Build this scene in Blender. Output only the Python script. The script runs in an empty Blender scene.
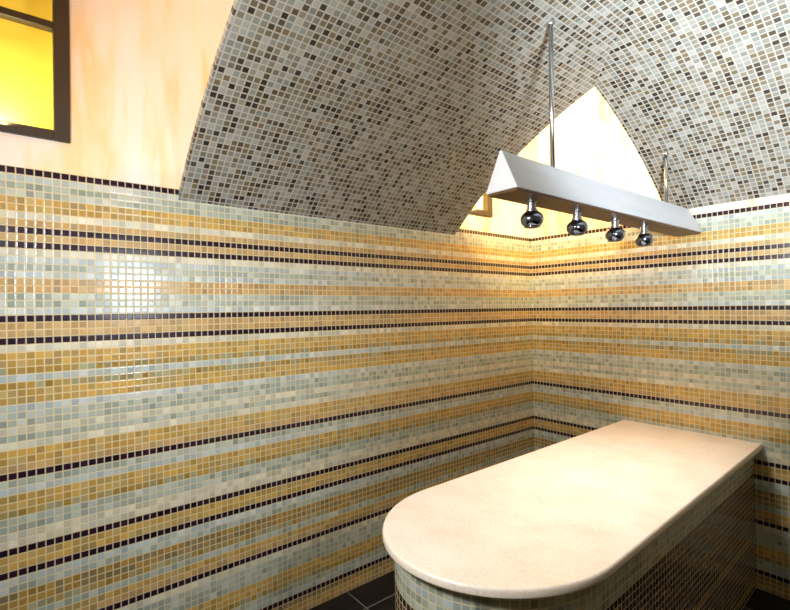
import bpy, bmesh, math, random
from mathutils import Vector, Matrix
random.seed(4)
sc = bpy.context.scene
COL = sc.collection

# ------------------------------------------------------------------ measures
P = 0.024                      # mosaic pitch (20 mm tile and joint)
ROWS = 77
H = ROWS * P                   # top of the striped mosaic
W, L = 3.30, 3.10              # room: x 0..W, y 0..-L
TOP = 3.05
AX0, AX1 = 0.874, 2.417        # arms of the vault
AY0, AY1 = -0.752, -2.290
CX, CY = 1.65, -1.521

# ------------------------------------------------------------------ helpers
def s2l(c):
    return tuple(((v / 255) / 12.92 if v / 255 <= 0.04045 else ((v / 255 + 0.055) / 1.055) ** 2.4) for v in c) + (1.0,)

def link(name, me, parent=None, mats=()):
    o = bpy.data.objects.new(name, me)
    COL.objects.link(o)
    for m in mats:
        me.materials.append(m)
    if parent:
        o.parent = parent
    return o

def obj(name, bm, mats, parent=None, smooth=False, bevel=0.0, seg=2):
    me = bpy.data.meshes.new(name)
    bmesh.ops.recalc_face_normals(bm, faces=bm.faces[:])
    bm.to_mesh(me)
    bm.free()
    o = link(name, me, parent, mats if isinstance(mats, (list, tuple)) else [mats])
    if smooth:
        for f in me.polygons:
            f.use_smooth = True
    if bevel:
        b = o.modifiers.new('bevel', 'BEVEL')
        b.width = bevel
        b.segments = seg
        b.limit_method = 'ANGLE'
    return o

def empty(name, loc, label, cat, group=None):
    o = bpy.data.objects.new(name, None)
    COL.objects.link(o)
    o.location = loc
    o.empty_display_size = 0.1
    tag(o, label, cat, group)
    return o

def tag(o, label, cat, group=None, kind=None):
    o['label'] = label
    o['category'] = cat
    if group:
        o['group'] = group
    if kind:
        o['kind'] = kind

def box(bm, x0, x1, y0, y1, z0, z1):
    vs = [bm.verts.new((x, y, z)) for x in (x0, x1) for y in (y0, y1) for z in (z0, z1)]
    for f in ((0, 1, 3, 2), (4, 6, 7, 5), (0, 4, 5, 1), (2, 3, 7, 6), (0, 2, 6, 4), (1, 5, 7, 3)):
        bm.faces.new([vs[i] for i in f])

def lathe(bm, prof, c, n=40):
    """prof: (radius, z) pairs from top to bottom; axis vertical through c"""
    rings = []
    for r, z in prof:
        if r < 1e-5:
            rings.append([bm.verts.new((c[0], c[1], c[2] + z))])
        else:
            rings.append([bm.verts.new((c[0] + r * math.cos(2 * math.pi * k / n), c[1] + r * math.sin(2 * math.pi * k / n), c[2] + z)) for k in range(n)])
    for a, b in zip(rings, rings[1:]):
        for k in range(n):
            k2 = (k + 1) % n
            if len(a) == 1:
                bm.faces.new((a[0], b[k], b[k2]))
            elif len(b) == 1:
                bm.faces.new((a[k], b[0], a[k2]))
            else:
                bm.faces.new((a[k], b[k], b[k2], a[k2]))

# ------------------------------------------------------------------ materials
class NT:
    def __init__(self, name):
        self.m = bpy.data.materials.new(name)
        self.m.use_nodes = True
        self.t = self.m.node_tree
        self.t.nodes.clear()
        self.out = self.n('ShaderNodeOutputMaterial')
        self.b = self.n('ShaderNodeBsdfPrincipled')
        self.l(self.b.outputs[0], self.out.inputs[0])
    def n(self, k, **kw):
        nd = self.t.nodes.new(k)
        for a, v in kw.items():
            setattr(nd, a, v)
        return nd
    def l(self, a, b):
        self.t.links.new(a, b)
    def math(self, op, a, b=None, c=None, clamp=False):
        nd = self.n('ShaderNodeMath', operation=op)
        nd.use_clamp = clamp
        for i, v in enumerate((a, b, c)):
            if v is None:
                continue
            if isinstance(v, (int, float)):
                nd.inputs[i].default_value = v
            else:
                self.l(v, nd.inputs[i])
        return nd.outputs[0]
    def mix(self, fac, a, b, blend='MIX'):
        nd = self.n('ShaderNodeMix', data_type='RGBA', blend_type=blend)
        for i, v in ((0, fac), (6, a), (7, b)):
            if isinstance(v, (int, float)):
                nd.inputs[i].default_value = v
            elif isinstance(v, tuple):
                nd.inputs[i].default_value = v
            else:
                self.l(v, nd.inputs[i])
        return nd.outputs[2]
    def ramp(self, fac, stops, interp='LINEAR'):
        nd = self.n('ShaderNodeValToRGB')
        cr = nd.color_ramp
        cr.interpolation = interp
        while len(cr.elements) < len(stops):
            cr.elements.new(0.5)
        for e, (p, c) in zip(cr.elements, stops):
            e.position = p
            e.color = c
        self.l(fac, nd.inputs[0])
        return nd.outputs[0]

def simple(name, col, rough=0.5, metal=0.0, spec=0.5):
    k = NT(name)
    k.b.inputs['Base Color'].default_value = s2l(col)
    k.b.inputs['Roughness'].default_value = rough
    k.b.inputs['Metallic'].default_value = metal
    k.b.inputs['Specular IOR Level'].default_value = spec
    return k.m

def tile_grid(k, gap):
    """UV in tile units -> (tile mask, per-tile random, per-tile random colour, uv vector)"""
    uv = k.n('ShaderNodeUVMap', uv_map='UVMap').outputs[0]
    s = k.n('ShaderNodeSeparateXYZ')
    k.l(uv, s.inputs[0])
    d = []
    for c in (0, 1):
        f = k.math('FRACT', s.outputs[c])
        d.append(k.math('MINIMUM', f, k.math('SUBTRACT', 1.0, f)))
    dist = k.math('MINIMUM', d[0], d[1])
    mask = k.math('MULTIPLY_ADD', dist, 1 / 0.05, -(gap - 0.025) / 0.05, clamp=True)
    fl = k.n('ShaderNodeVectorMath', operation='FLOOR')
    k.l(uv, fl.inputs[0])
    wn = k.n('ShaderNodeTexWhiteNoise', noise_dimensions='2D')
    k.l(fl.outputs[0], wn.inputs[0])
    return mask, wn.outputs['Value'], wn.outputs['Color'], fl.outputs[0], dist

def tile_surface(k, mask, dist, rough=0.16, bump=0.35, rnd=None):
    k.l(k.math('MULTIPLY_ADD', mask, rough - 0.75, 0.75), k.b.inputs['Roughness'])
    h = k.math('MULTIPLY_ADD', dist, 1 / 0.16, 0.0, clamp=True)
    bp = k.n('ShaderNodeBump')
    bp.inputs['Strength'].default_value = bump
    bp.inputs['Distance'].default_value = 0.0015
    k.l(h, bp.inputs['Height'])
    k.l(bp.outputs[0], k.b.inputs['Normal'])

def mosaic_striped():
    k = NT('striped_glass_mosaic')
    mask, r, rc, fl, dist = tile_grid(k, 0.075)
    ca = k.n('ShaderNodeAttribute', attribute_name='col_a').outputs['Color']
    cb = k.n('ShaderNodeAttribute', attribute_name='col_b').outputs['Color']
    # drifting blend between the two colours of a row, plus tile to tile chance
    no = k.n('ShaderNodeTexNoise', noise_dimensions='2D')
    mp = k.n('ShaderNodeMapping')
    mp.inputs['Scale'].default_value = (0.11, 0.9, 1)
    k.l(fl, mp.inputs[0])
    k.l(mp.outputs[0], no.inputs['Vector'])
    no.inputs['Scale'].default_value = 1.0
    no.inputs['Detail'].default_value = 1.0
    t = k.math('ADD', k.math('MULTIPLY', no.outputs['Fac'], 0.75), k.math('MULTIPLY', r, 0.55))
    fac = k.math('MULTIPLY_ADD', t, 3.2, -1.7, clamp=True)
    c = k.mix(fac, ca, cb)
    s = k.n('ShaderNodeSeparateColor')
    k.l(rc, s.inputs[0])
    v = k.math('MULTIPLY_ADD', s.outputs[1], 0.44, 0.76)
    cv = k.n('ShaderNodeCombineColor')
    k.l(v, cv.inputs[0]); k.l(v, cv.inputs[1]); k.l(k.math('MULTIPLY_ADD', s.outputs[2], 0.12, k.math('SUBTRACT', v, 0.06)), cv.inputs[2])
    c = k.mix(1.0, c, cv.outputs[0], 'MULTIPLY')
    # joints: cream, slightly taking the tone of the row
    g = k.mix(0.25, s2l((214, 196, 150)), ca)
    k.l(k.mix(mask, g, c), k.b.inputs['Base Color'])
    tile_surface(k, mask, dist, 0.19, 0.4)
    return k.m

def mosaic_vault():
    k = NT('grey_mixed_mosaic')
    mask, r, rc, fl, dist = tile_grid(k, 0.10)
    no = k.n('ShaderNodeTexNoise', noise_dimensions='2D')
    no.inputs['Scale'].default_value = 0.16
    no.inputs['Detail'].default_value = 2.0
    k.l(fl, no.inputs['Vector'])
    t = k.math('MULTIPLY_ADD', no.outputs['Fac'], 0.55, k.math('MULTIPLY_ADD', r, 0.85, -0.2), clamp=True)
    c = k.ramp(t, [(0.0, s2l((56, 49, 42))), (0.15, s2l((80, 71, 58))), (0.26, s2l((108, 96, 74))), (0.38, s2l((120, 113, 98))),
                   (0.50, s2l((130, 126, 113))), (0.62, s2l((146, 144, 134))), (0.74, s2l((126, 129, 122))), (0.86, s2l((152, 150, 142)))], 'CONSTANT')
    s = k.n('ShaderNodeSeparateColor')
    k.l(rc, s.inputs[0])
    v = k.math('MULTIPLY_ADD', s.outputs[1], 0.4, 0.8)
    cv = k.n('ShaderNodeCombineColor')
    for i in range(3):
        k.l(v, cv.inputs[i])
    c = k.mix(1.0, c, cv.outputs[0], 'MULTIPLY')
    k.l(k.mix(mask, s2l((172, 166, 153)), c), k.b.inputs['Base Color'])
    tile_surface(k, mask, dist, 0.22, 0.4)
    return k.m

def plaster():
    k = NT('sponged_cream_plaster')
    geo = k.n('ShaderNodeNewGeometry')
    mp = k.n('ShaderNodeMapping')
    mp.inputs['Scale'].default_value = (4.2, 4.2, 0.8)
    k.l(geo.outputs['Position'], mp.inputs[0])
    n1 = k.n('ShaderNodeTexNoise')
    n1.inputs['Scale'].default_value = 1.7
    n1.inputs['Detail'].default_value = 4
    n1.inputs['Distortion'].default_value = 0.25
    k.l(mp.outputs[0], n1.inputs['Vector'])
    c = k.ramp(n1.outputs['Fac'], [(0.36, s2l((242, 226, 216))), (0.48, s2l((241, 222, 200))), (0.60, s2l((240, 202, 140))), (0.70, s2l((241, 222, 196)))])
    n2 = k.n('ShaderNodeTexNoise')
    n2.inputs['Scale'].default_value = 26
    n2.inputs['Detail'].default_value = 3
    k.l(geo.outputs['Position'], n2.inputs['Vector'])
    c = k.mix(k.math('MULTIPLY', n2.outputs['Fac'], 0.3), c, s2l((236, 222, 206)))
    k.l(c, k.b.inputs['Base Color'])
    k.b.inputs['Roughness'].default_value = 0.8
    k.b.inputs['Specular IOR Level'].default_value = 0.2
    return k.m

def stone():
    k = NT('cream_composite_stone')
    geo = k.n('ShaderNodeNewGeometry')
    n1 = k.n('ShaderNodeTexNoise')
    n1.inputs['Scale'].default_value = 150
    n1.inputs['Detail'].default_value = 4
    k.l(geo.outputs['Position'], n1.inputs['Vector'])
    n2 = k.n('ShaderNodeTexNoise')
    n2.inputs['Scale'].default_value = 7
    n2.inputs['Detail'].default_value = 5
    k.l(geo.outputs['Position'], n2.inputs['Vector'])
    t = k.math('MULTIPLY_ADD', n1.outputs['Fac'], 0.55, k.math('MULTIPLY', n2.outputs['Fac'], 0.45))
    c = k.ramp(t, [(0.36, s2l((226, 210, 190))), (0.5, s2l((238, 224, 206))), (0.64, s2l((244, 233, 218)))])
    k.l(c, k.b.inputs['Base Color'])
    k.b.inputs['Roughness'].default_value = 0.34
    return k.m

def floor_mat():
    k = NT('black_floor_tile')
    geo = k.n('ShaderNodeNewGeometry')
    s = k.n('ShaderNodeSeparateXYZ')
    k.l(geo.outputs['Position'], s.inputs[0])
    ds = []
    for i, off in ((0, 0.163), (1, -1.537)):
        f = k.math('FRACT', k.math('DIVIDE', k.math('ADD', s.outputs[i], 9.9 - off), 0.33))
        ds.append(k.math('MINIMUM', f, k.math('SUBTRACT', 1.0, f)))
    d = k.math('MINIMUM', ds[0], ds[1])
    m = k.math('LESS_THAN', d, 0.0075)
    n1 = k.n('ShaderNodeTexNoise')
    n1.inputs['Scale'].default_value = 14
    k.l(geo.outputs['Position'], n1.inputs['Vector'])
    c = k.ramp(n1.outputs['Fac'], [(0.3, s2l((14, 12, 15))), (0.7, s2l((26, 23, 26)))])
    k.l(k.mix(m, c, s2l((120, 114, 106))), k.b.inputs['Base Color'])
    k.b.inputs['Roughness'].default_value = 0.4
    k.b.inputs['Specular IOR Level'].default_value = 0.25
    return k.m

def brushed(name, c0, c1, rough, metal, scale=(60, 3, 60)):
    k = NT(name)
    tc = k.n('ShaderNodeTexCoord')
    mp = k.n('ShaderNodeMapping')
    mp.inputs['Scale'].default_value = scale
    k.l(tc.outputs['Object'], mp.inputs[0])
    n1 = k.n('ShaderNodeTexNoise')
    n1.inputs['Scale'].default_value = 1
    n1.inputs['Detail'].default_value = 4
    k.l(mp.outputs[0], n1.inputs['Vector'])
    k.l(k.ramp(n1.outputs['Fac'], [(0.3, s2l(c0)), (0.7, s2l(c1))]), k.b.inputs['Base Color'])
    k.b.inputs['Roughness'].default_value = rough
    k.b.inputs['Metallic'].default_value = metal
    return k.m

M_STRIPE = mosaic_striped()
M_VAULT = mosaic_vault()
M_PLASTER = plaster()
M_STONE = stone()
M_FLOOR = floor_mat()
M_WHITE = brushed('white_painted_board', (212, 214, 217), (226, 227, 228), 0.5, 0.0, (14, 3, 14))
M_WOOD = brushed('brown_wood_board', (76, 50, 18), (104, 70, 30), 0.45, 0.0, (40, 3, 40))
M_FRAME = brushed('dark_brown_window_frame', (44, 33, 18), (60, 46, 26), 0.4, 0.0, (40, 40, 4))
M_CHROME = simple('dark_chrome', (142, 150, 172), 0.16, 1.0)
M_STEEL = simple('polished_steel', (206, 208, 212), 0.24, 1.0)
M_LENS = simple('clear_lamp_glass', (60, 66, 78), 0.05, 0.0, 0.8)
M_YELLOW = simple('yellow_backlit_panel', (248, 218, 72), 0.6)

# ------------------------------------------------------------------ mosaic rows
KIND = {                                   # two tile colours that mix along a row
    'D': ((34, 18, 32), (48, 26, 40)),     # plum black line
    'G': ((188, 150, 74), (172, 148, 92)), # gold
    'O': ((184, 148, 92), (178, 153, 108)),# orange tan
    'S': ((152, 162, 146), (178, 183, 168)),# sage
    'B': ((170, 182, 178), (190, 194, 182)),# pale blue sage
    'C': ((204, 198, 172), (192, 190, 168)),# cream
    'X': ((160, 128, 60), (150, 150, 116)),# gold and sage mixed
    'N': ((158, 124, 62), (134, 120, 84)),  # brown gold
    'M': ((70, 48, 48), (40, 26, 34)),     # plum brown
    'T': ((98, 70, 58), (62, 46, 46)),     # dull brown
}
STR = ('D' 'BSS' 'GG' 'C' 'O' 'D' 'O' 'D' 'CBSB' 'OO' 'SSB' 'D' 'OO' 'D' 'C' 'GGX' 'B' 'XGG' 'BSSCSC' 'GGO' 'D'
       'SBGGXSSCC' 'D' 'GG' 'D' 'BSNNXSGO' 'D' 'CSSSGGXSB' 'D' 'NGO')
assert len(STR) == ROWS, len(STR)

def color_layers(me):
    for n in ('col_a', 'col_b'):
        me.color_attributes.new(n, 'FLOAT_COLOR', 'CORNER')

def mesh_quads(name, quads, mats):
    """quads: (four points, four uvs, material index, row kind)"""
    vs, idx, faces = [], {}, []
    def vi(p):
        key = tuple(round(c, 5) for c in p)
        if key not in idx:
            idx[key] = len(vs)
            vs.append(key)
        return idx[key]
    for q in quads:
        faces.append([vi(p) for p in q[0]])
    me = bpy.data.meshes.new(name)
    me.from_pydata(vs, [], faces)
    for m in mats:
        me.materials.append(m)
    me.uv_layers.new(name='UVMap')
    color_layers(me)
    uvl = me.uv_layers['UVMap']
    ca, cb = me.color_attributes['col_a'], me.color_attributes['col_b']
    for f, q in zip(me.polygons, quads):
        f.material_index = q[2]
        a, b = (s2l(c) for c in KIND[q[3]]) if q[3] else ((1, 1, 1, 1),) * 2
        for li, uv in zip(f.loop_indices, q[1]):
            uvl.data[li].uv = uv
            ca.data[li].color = a
            cb.data[li].color = b
    o = bpy.data.objects.new(name, me)
    COL.objects.link(o)
    return o

def wall(name, origin, du, length, label, holes=()):
    """vertical wall from origin along du; striped mosaic below, plaster above; holes = (u0, u1, z0, z1)"""
    o, d = Vector(origin), Vector(du)
    quads = []
    def pt(u, z):
        return tuple(o + d * u + Vector((0, 0, z)))
    us = sorted({0.0, length} | {h[0] for h in holes} | {h[1] for h in holes})
    for u0, u1 in zip(us, us[1:]):
        for r, kd in enumerate(STR):
            z1 = H - r * P
            z0 = z1 - P
            quads.append(([pt(u0, z0), pt(u1, z0), pt(u1, z1), pt(u0, z1)],
                          [(u0 / P, ROWS - r - 1), (u1 / P, ROWS - r - 1), (u1 / P, ROWS - r), (u0 / P, ROWS - r)], 0, kd))
    zs = sorted({H, TOP} | {h[2] for h in holes} | {h[3] for h in holes})
    for u0, u1 in zip(us, us[1:]):
        for z0, z1 in zip(zs, zs[1:]):
            if any(h[0] <= u0 and u1 <= h[1] and h[2] <= z0 and z1 <= h[3] for h in holes):
                continue
            quads.append(([pt(u0, z0), pt(u1, z0), pt(u1, z1), pt(u0, z1)], [(0, 0)] * 4, 1, None))
    w = mesh_quads(name, quads, [M_STRIPE, M_PLASTER])
    m = w.modifiers.new('thick', 'SOLIDIFY')
    m.thickness = 0.12
    m.offset = 1.0
    tag(w, label, 'wall', kind='structure')
    return w

WIN = [(-3.02, -2.637, 1.952, 2.78), (-0.80, -0.418, 1.947, 2.775)]
hl = [(-a[1] + 0.02, -a[0] - 0.02, a[2] + 0.015, a[3] - 0.02) for a in WIN]
# wall on the left of the photo: plane x = 0 (normal +x)
wall('wall_left', (0, 0, 0), (0, -1, 0), L, 'long tiled wall on the left with cream plaster above its stripes', hl)
wall('wall_right', (W, 0, 0), (-1, 0, 0), W, 'tiled wall at the head of the stone table on the right')
wall('wall_front', (W, -L, 0), (0, 1, 0), L, 'tiled wall facing the long left wall')
wall('wall_back', (0, -L, 0), (1, 0, 0), W, 'tiled wall behind the viewer')
# floor and upper ceiling
bm = bmesh.new(); box(bm, -0.12, W + 0.12, -L - 0.12, 0.12, -0.12, 0)
tag(obj('floor', bm, M_FLOOR), 'black tiled floor with thin pale joints', 'floor', kind='structure')
bm = bmesh.new(); box(bm, -0.12, W + 0.12, -L - 0.12, 0.12, TOP, TOP + 0.12)
tag(obj('ceiling', bm, M_PLASTER), 'plain plaster ceiling above the mosaic vault', 'ceiling', kind='structure')

# ------------------------------------------------------------------ mosaic vault on four arms
def zA(s):
    return 0.175 + math.sqrt(2.32 ** 2 - s * s)
def zB(s):
    return 0.242 + math.sqrt(2.237 ** 2 - s * s)
SA = CX - AX0
DZ = zA(SA) - zB(abs(AY0 - CY))
def z_arm_y(s):                      # arm towards the right (or back) wall, s = distance from the centre
    t = min(1, max(0, (s - SA) / (1.521 - SA)))
    return zB(s) + DZ * (1 - t)
def arc(fun, s0, n=60):
    out, a, ps = [], 0.0, None
    return sum(math.hypot(s0 / n, fun(s0 * (i + 1) / n) - fun(s0 * i / n)) for i in range(n))
def vault():
    quads = []
    N = 44
    cxs = [AX0 + (AX1 - AX0) * i / N for i in range(N + 1)]
    cys = [AY1 + (AY0 - AY1) * i / N for i in range(N + 1)]
    def cz(i, j):
        s = max(abs(2 * i / N - 1), abs(2 * j / N - 1)) * SA
        return zA(s)
    lut = {}
    def al(fun, s):
        key = (fun.__name__, round(s, 4))
        if key not in lut:
            lut[key] = arc(fun, s) / P
        return lut[key]
    for i in range(N):                # crossing
        for j in range(N):
            c = [(i, j), (i + 1, j), (i + 1, j + 1), (i, j + 1)]
            mi, mj = 2 * (i + .5) / N - 1, 2 * (j + .5) / N - 1
            def mk(idx, side):
                pts = [(cxs[a], cys[b], cz(a, b)) for a, b in idx]
                if side == 'x':
                    uv = [(p[1] / P + 200, math.copysign(al(zA, abs(p[0] - CX)), p[0] - CX) + 200) for p in pts]
                else:
                    uv = [(p[0] / P + 200, math.copysign(al(zA, abs(p[1] - CY)), p[1] - CY) + 200) for p in pts]
                quads.append((pts, uv, 0, None))
            if i == j:
                mk([c[0], c[1], c[2]], 'x' if mi > 0 else 'y')
                mk([c[0], c[2], c[3]], 'y' if mi > 0 else 'x')
            elif i + j == N - 1:
                mk([c[0], c[1], c[3]], 'x' if mi < 0 else 'y')
                mk([c[1], c[2], c[3]], 'x' if mi > 0 else 'y')
            else:
                mk(c, 'x' if abs(mi) > abs(mj) else 'y')
    K = 26
    for sgn in (-1, 1):               # arms along x
        xs = [CX + sgn * (SA + (CX - SA) * k / K) for k in range(K + 1)]
        for k in range(K):
            for j in range(N):
                pts = [(xs[a], cys[b], zA(abs(xs[a] - CX))) for a, b in ((k, j), (k + 1, j), (k + 1, j + 1), (k, j + 1))]
                uv = [(p[1] / P + 200, math.copysign(al(zA, abs(p[0] - CX)), p[0] - CX) + 200) for p in pts]
                quads.append((pts, uv, 0, None))
    for sgn in (-1, 1):               # arms along y
        s1 = CY * -1 if sgn > 0 else L + CY
        ys = [CY + sgn * (SA + 0.001 + (s1 - SA - 0.001) * k / K) for k in range(K + 1)]
        ys[0] = AY0 if sgn > 0 else AY1
        for k in range(K):
            for i in range(N):
                pts = [(cxs[a], ys[b], zA(SA) if b == 0 else z_arm_y(abs(ys[b] - CY))) for a, b in ((i, k), (i + 1, k), (i + 1, k + 1), (i, k + 1))]
                uv = [(p[0] / P + 200, math.copysign(al(z_arm_y, abs(p[1] - CY)), p[1] - CY) + 200) for p in pts]
                quads.append((pts, uv, 0, None))
    v = mesh_quads('ceiling', quads, [M_VAULT, M_PLASTER])
    bm = bmesh.new(); bm.from_mesh(v.data)
    bmesh.ops.recalc_face_normals(bm, faces=bm.faces[:])
    if sum(f.normal.z for f in bm.faces) > 0:
        bmesh.ops.reverse_faces(bm, faces=bm.faces[:])
    bm.to_mesh(v.data); bm.free()
    for f in v.data.polygons:
        f.use_smooth = True
    m = v.modifiers.new('thick', 'SOLIDIFY')
    m.thickness = 0.022
    m.offset = -1.0
    m.material_offset = 1
    m.material_offset_rim = 0
    e = v.modifiers.new('crisp_rim', 'EDGE_SPLIT')
    e.split_angle = math.radians(45)
    tag(v, 'grey mosaic vault hanging below the corner openings', 'ceiling', kind='structure')
    return v
vault()

# ------------------------------------------------------------------ lit windows in the plaster
def window(name, a, label):
    y0, y1, z0, z1 = a
    r = empty(name, (0, (y0 + y1) / 2, z0), label, 'window')
    r['kind'] = 'structure'
    loc = r.location
    fw, fb = 0.046, 0.034
    def bx(bm, *v):
        box(bm, v[0], v[1], v[2] - loc.y, v[3] - loc.y, v[4] - loc.z, v[5] - loc.z)
    bm = bmesh.new()
    bx(bm, -0.03, 0.014, y0, y0 + fw, z0, z1)
    bx(bm, -0.03, 0.014, y1 - fw, y1, z0, z1)
    bx(bm, -0.03, 0.014, y0 + fw, y1 - fw, z0, z0 + fb)
    bx(bm, -0.03, 0.014, y0 + fw, y1 - fw, z1 - fb, z1)
    obj('window_frame', bm, M_FRAME, r, bevel=0.003)
    bm = bmesh.new()
    zm = z0 + 0.388
    bx(bm, -0.026, 0.008, y0 + fw, y1 - fw, zm - 0.012, zm + 0.012)
    obj('glazing_bar', bm, M_FRAME, r, bevel=0.002)
    bm = bmesh.new()
    bx(bm, -0.118, -0.108, y0 + 0.022, y1 - 0.022, z0 + 0.018, z1 - 0.022)
    p = obj('backlit_panel', bm, M_YELLOW, r)
    p['label'] = 'bright yellow panel lit from below'
    return r
window('window_1', WIN[0], 'yellow lit window with dark frame in the upper left plaster')
window('window_2', WIN[1], 'yellow lit window by the far corner behind the vault')

# ------------------------------------------------------------------ stone massage table
bx_c = 0.99
TZ = 0.704
def d_outline(inset, n=48, y_back=-0.001):
    """rounded near end, the right edge running slightly inward towards the wall"""
    xl, xr, yc, ry = 0.646 + inset, 1.347 - inset, -1.60, 0.388 - inset
    cx, rx = (xl + xr) / 2, (xr - xl) / 2
    pts = [(0.622 + inset, y_back)]
    for k in range(n + 1):
        a = math.pi + math.pi * k / n
        pts.append((cx + rx * math.cos(a), yc + ry * math.sin(a)))
    pts.append((1.289 - inset, y_back))
    return pts
table = empty('massage_table', (bx_c, -1.0, 0), 'round-ended cream stone table on a mosaic base against the right wall', 'massage table')
TL = Vector(table.location)
def slab():
    bm = bmesh.new()
    prof = [(0.003, TZ - 0.024), (0.0005, TZ - 0.0225), (0.0, TZ - 0.020), (0.0, TZ - 0.007), (0.002, TZ - 0.002), (0.006, TZ)]
    rings = []
    for ins, z in prof:
        rings.append([bm.verts.new((x - TL.x, y - TL.y, z)) for x, y in d_outline(ins, 64)])
    n = len(rings[0])
    for a, b in zip(rings, rings[1:]):
        for k in range(n):
            bm.faces.new((a[k], a[(k + 1) % n], b[(k + 1) % n], b[k]))
    bm.faces.new(rings[0]); bm.faces.new(rings[-1])
    o = obj('table_top', bm, M_STONE, table)
    for f in o.data.polygons:
        f.use_smooth = len(f.vertices) == 4
    o['label'] = 'cream speckled stone slab'
    return o
slab()
def base():
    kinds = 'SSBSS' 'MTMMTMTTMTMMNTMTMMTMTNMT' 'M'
    pts = d_outline(0.036)
    run = [0.0]
    for a, b in zip(pts, pts[1:]):
        run.append(run[-1] + math.dist(a, b))
    quads = []
    ztop = TZ - 0.0235
    nrow = math.ceil(ztop / P)
    for r in range(nrow):
        z1 = ztop - r * P
        z0 = max(0.0, z1 - P)
        v1, v0 = 100 - r, 100 - r - (z1 - z0) / P
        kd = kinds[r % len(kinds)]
        for k in range(len(pts) - 1):
            (xa, ya), (xb, yb) = pts[k], pts[k + 1]
            ua, ub = run[k] / P, run[k + 1] / P
            quads.append(([(xa - TL.x, ya - TL.y, z0), (xb - TL.x, yb - TL.y, z0), (xb - TL.x, yb - TL.y, z1), (xa - TL.x, ya - TL.y, z1)],
                          [(ua, v0), (ub, v0), (ub, v1), (ua, v1)], 0, kd))
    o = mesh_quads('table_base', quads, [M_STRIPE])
    o.parent = table
    bm = bmesh.new(); bm.from_mesh(o.data)                     # close the back, top and bottom
    bmesh.ops.holes_fill(bm, edges=[e for e in bm.edges if e.is_boundary], sides=0)
    bm.to_mesh(o.data); bm.free()
    o['label'] = 'curved base tiled in sage, plum and brown mosaic'
base()

# ------------------------------------------------------------------ pendant light bar
bar = empty('pendant_light', (0.99, -0.79, 1.745), 'long white triangular light bar with four chrome spotlights above the table', 'light')
BL = Vector(bar.location)
BY0, BY1, ZB_, ZR = -1.572, -0.02, 1.748, 1.878
def housing():
    bm = bmesh.new()
    secs = []
    for y in (BY0, BY1):
        secs.append([bm.verts.new((x - BL.x, y - BL.y, z - BL.z)) for x, z in
                     ((0.926, ZB_), (1.054, ZB_), (0.994, ZR), (0.986, ZR))])
    for k in range(4):
        bm.faces.new((secs[0][k], secs[0][(k + 1) % 4], secs[1][(k + 1) % 4], secs[1][k]))
    bm.faces.new(secs[0]); bm.faces.new(secs[1])
    obj('housing', bm, M_WHITE, bar, bevel=0.0025)
    bm = bmesh.new()
    box(bm, 0.932 - BL.x, 1.048 - BL.x, BY0 + 0.006 - BL.y, BY1 - 0.006 - BL.y, ZB_ - 0.008 - BL.z, ZB_ - BL.z)
    o = obj('base_board', bm, M_WOOD, bar, bevel=0.0015)
    o['label'] = 'brown wooden underside board'
housing()
def vault_z(x, y):
    dx, dy = abs(x - CX), abs(y - CY)
    if y > AY0:
        return z_arm_y(dy)
    return zA(max(dx, dy))
for y in (-1.277, -0.295):
    zt = vault_z(0.99, y)
    bm = bmesh.new()
    lathe(bm, [(0, zt + 0.002), (0.0085, zt + 0.002), (0.0085, ZR - 0.004), (0, ZR - 0.004)], (0, y - BL.y, -BL.z), 24)
    rod = obj('suspension_rod', bm, M_STEEL, bar, bevel=0.0)
    for f in rod.data.polygons:
        f.use_smooth = len(f.vertices) == 4
    bm = bmesh.new()
    lathe(bm, [(0, zt + 0.014), (0.015, zt + 0.014), (0.015, zt - 0.006), (0.013, zt - 0.010), (0.010, zt - 0.012), (0, zt - 0.012)], (0, y - BL.y, -BL.z), 32)
    obj('ceiling_rose', bm, M_STEEL, rod, smooth=True)
ZS = ZB_ - 0.008
for y in (-1.407, -1.119, -0.821, -0.549):
    c = (0, y - BL.y, ZS - BL.z)
    bm = bmesh.new()
    lathe(bm, [(0, 0.001), (0.018, 0.001), (0.018, -0.006), (0.0155, -0.009), (0.0155, -0.030), (0.0195, -0.032), (0.0195, -0.040), (0, -0.040)], c, 32)
    sp = obj('spotlight', bm, M_STEEL, bar)
    for f in sp.data.polygons:
        f.use_smooth = False
    bm = bmesh.new()
    zc = -0.052
    prof = [(0, -0.036), (0.0175, -0.036), (0.019, -0.039)]
    for k in range(15):
        a = math.radians(52 - k * 8.5)
        prof.append((0.039 * math.cos(a), -0.0665 + 0.032 * math.sin(a)))
    prof += [(0.027, -0.0935), (0.025, -0.090)]
    lathe(bm, prof, c, 48)
    sh = obj('lamp_shell', bm, M_CHROME, sp, smooth=True)
    bm = bmesh.new()
    lathe(bm, [(0, -0.086), (0.026, -0.088), (0.0262, -0.0925), (0.018, -0.0955), (0, -0.0965)], c, 40)
    obj('lens', bm, M_LENS, sp, smooth=True)

# ------------------------------------------------------------------ lights
def area(name, loc, target, size, power, col, sy=None):
    d = bpy.data.lights.new(name, 'AREA')
    d.energy = power
    d.color = col
    d.size = size
    if sy:
        d.shape = 'RECTANGLE'
        d.size_y = sy
    o = bpy.data.objects.new(name, d)
    COL.objects.link(o)
    o.location = loc
    o.rotation_euler = (Vector(target) - Vector(loc)).to_track_quat('-Z', 'Y').to_euler()
    return o
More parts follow.
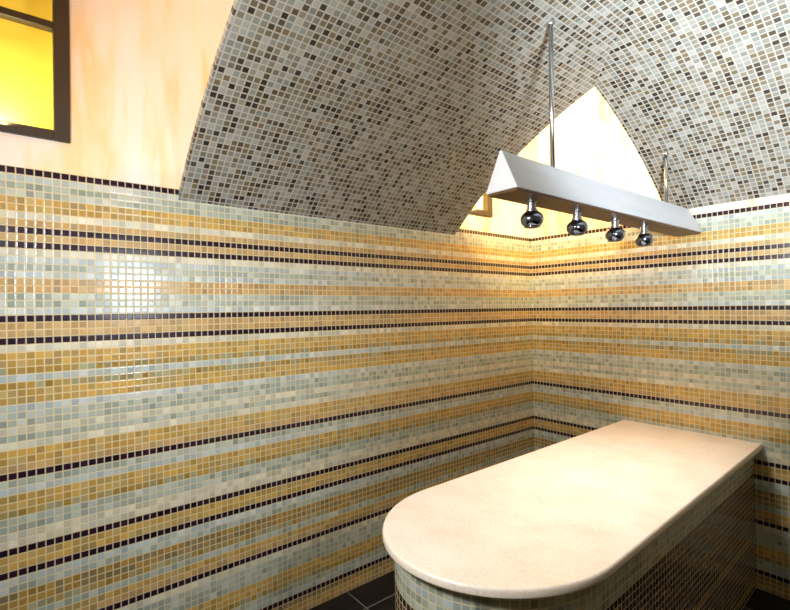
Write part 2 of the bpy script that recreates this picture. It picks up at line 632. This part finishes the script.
# spot turned towards a target point
def spot(name, loc, target, power, col, angle, blend, rad):
    d = bpy.data.lights.new(name, 'SPOT')
    d.energy = power; d.color = col
    d.spot_size = math.radians(angle); d.spot_blend = blend
    d.shadow_soft_size = rad
    o = bpy.data.objects.new(name, d)
    COL.objects.link(o)
    o.location = loc
    o.rotation_euler = (Vector(target) - Vector(loc)).to_track_quat('-Z', 'Y').to_euler()
    return o
area('back_wall_lamp', (1.12, -3.06, 1.78), (0.75, -0.6, 0.95), 0.24, 27, (0.94, 0.97, 1.0))
spot('wall_light', (2.34, -2.04, 1.573), (0.0, -2.4, 1.12), 72, (0.74, 0.82, 1.0), 64, 1.0, 0.085)
for y in (-1.407, -1.119, -0.821, -0.549):
    spot('spotlight_beam', (0.99, y, 1.638), (0.99, y, 0), 10.5, (1.0, 0.96, 0.94), 90, 0.9, 0.02)
spot('vault_fill_spot', (2.0, -2.2, 1.55), (1.68, -0.78, 2.33), 440, (0.77, 0.87, 1.0), 84, 1.0, 0.08)  # unseen cool spot, added to brighten the vault towards the right wall
# lamps hidden on top of the vault that wash the plaster in the corner openings
def point(name, loc, power, col, rad):
    d = bpy.data.lights.new(name, 'POINT')
    d.energy = power; d.color = col; d.shadow_soft_size = rad
    o = bpy.data.objects.new(name, d)
    COL.objects.link(o); o.location = loc
    return o
spot('cove_lamp_far', (1.08, -0.95, 2.68), (0.0, 0.0, 2.1), 215, (1.0, 0.77, 0.38), 130, 0.6, 0.13)
spot('cove_lamp_near', (1.15, -2.02, 2.64), (0.0, -3.0, 2.3), 13, (1.0, 0.91, 0.84), 140, 0.5, 0.04)
for y0, y1, z0, z1 in WIN:
    area('window_lamp', (-0.085, (y0 + y1) / 2, z0 + 0.022), (-0.078, (y0 + y1) / 2, 3.0), 0.05, 7.0, (1.0, 0.95, 0.74), 0.30)

w = bpy.data.worlds.new('world')
sc.world = w
w.use_nodes = True
w.node_tree.nodes['Background'].inputs[0].default_value = (0.02, 0.02, 0.022, 1)

# ------------------------------------------------------------------ camera
q = [1.9521716, -2.7913828, 1.3754039, 0.8917264, 0.0067740, -0.0121969, 472.786]
cd = bpy.data.cameras.new('camera')
cam = bpy.data.objects.new('camera', cd)
COL.objects.link(cam)
cyw, syw = math.cos(q[3]), math.sin(q[3])
f = Vector((-syw * math.cos(q[4]), cyw * math.cos(q[4]), math.sin(q[4])))
r = Vector((cyw, syw, 0))
u = r.cross(f)
r2 = math.cos(q[5]) * r + math.sin(q[5]) * u
u2 = -math.sin(q[5]) * r + math.cos(q[5]) * u
cam.matrix_world = Matrix(((r2.x, u2.x, -f.x, q[0]), (r2.y, u2.y, -f.y, q[1]), (r2.z, u2.z, -f.z, q[2]), (0, 0, 0, 1)))
cd.sensor_width = 36
cd.lens = q[6] * 36 / 790
cd.clip_start = 0.02
sc.camera = cam

vs = sc.view_settings
vs.view_transform = 'Standard'
vs.look = 'None'
vs.gamma = 1.0
vs.use_curve_mapping = False
vs.exposure = 0.08
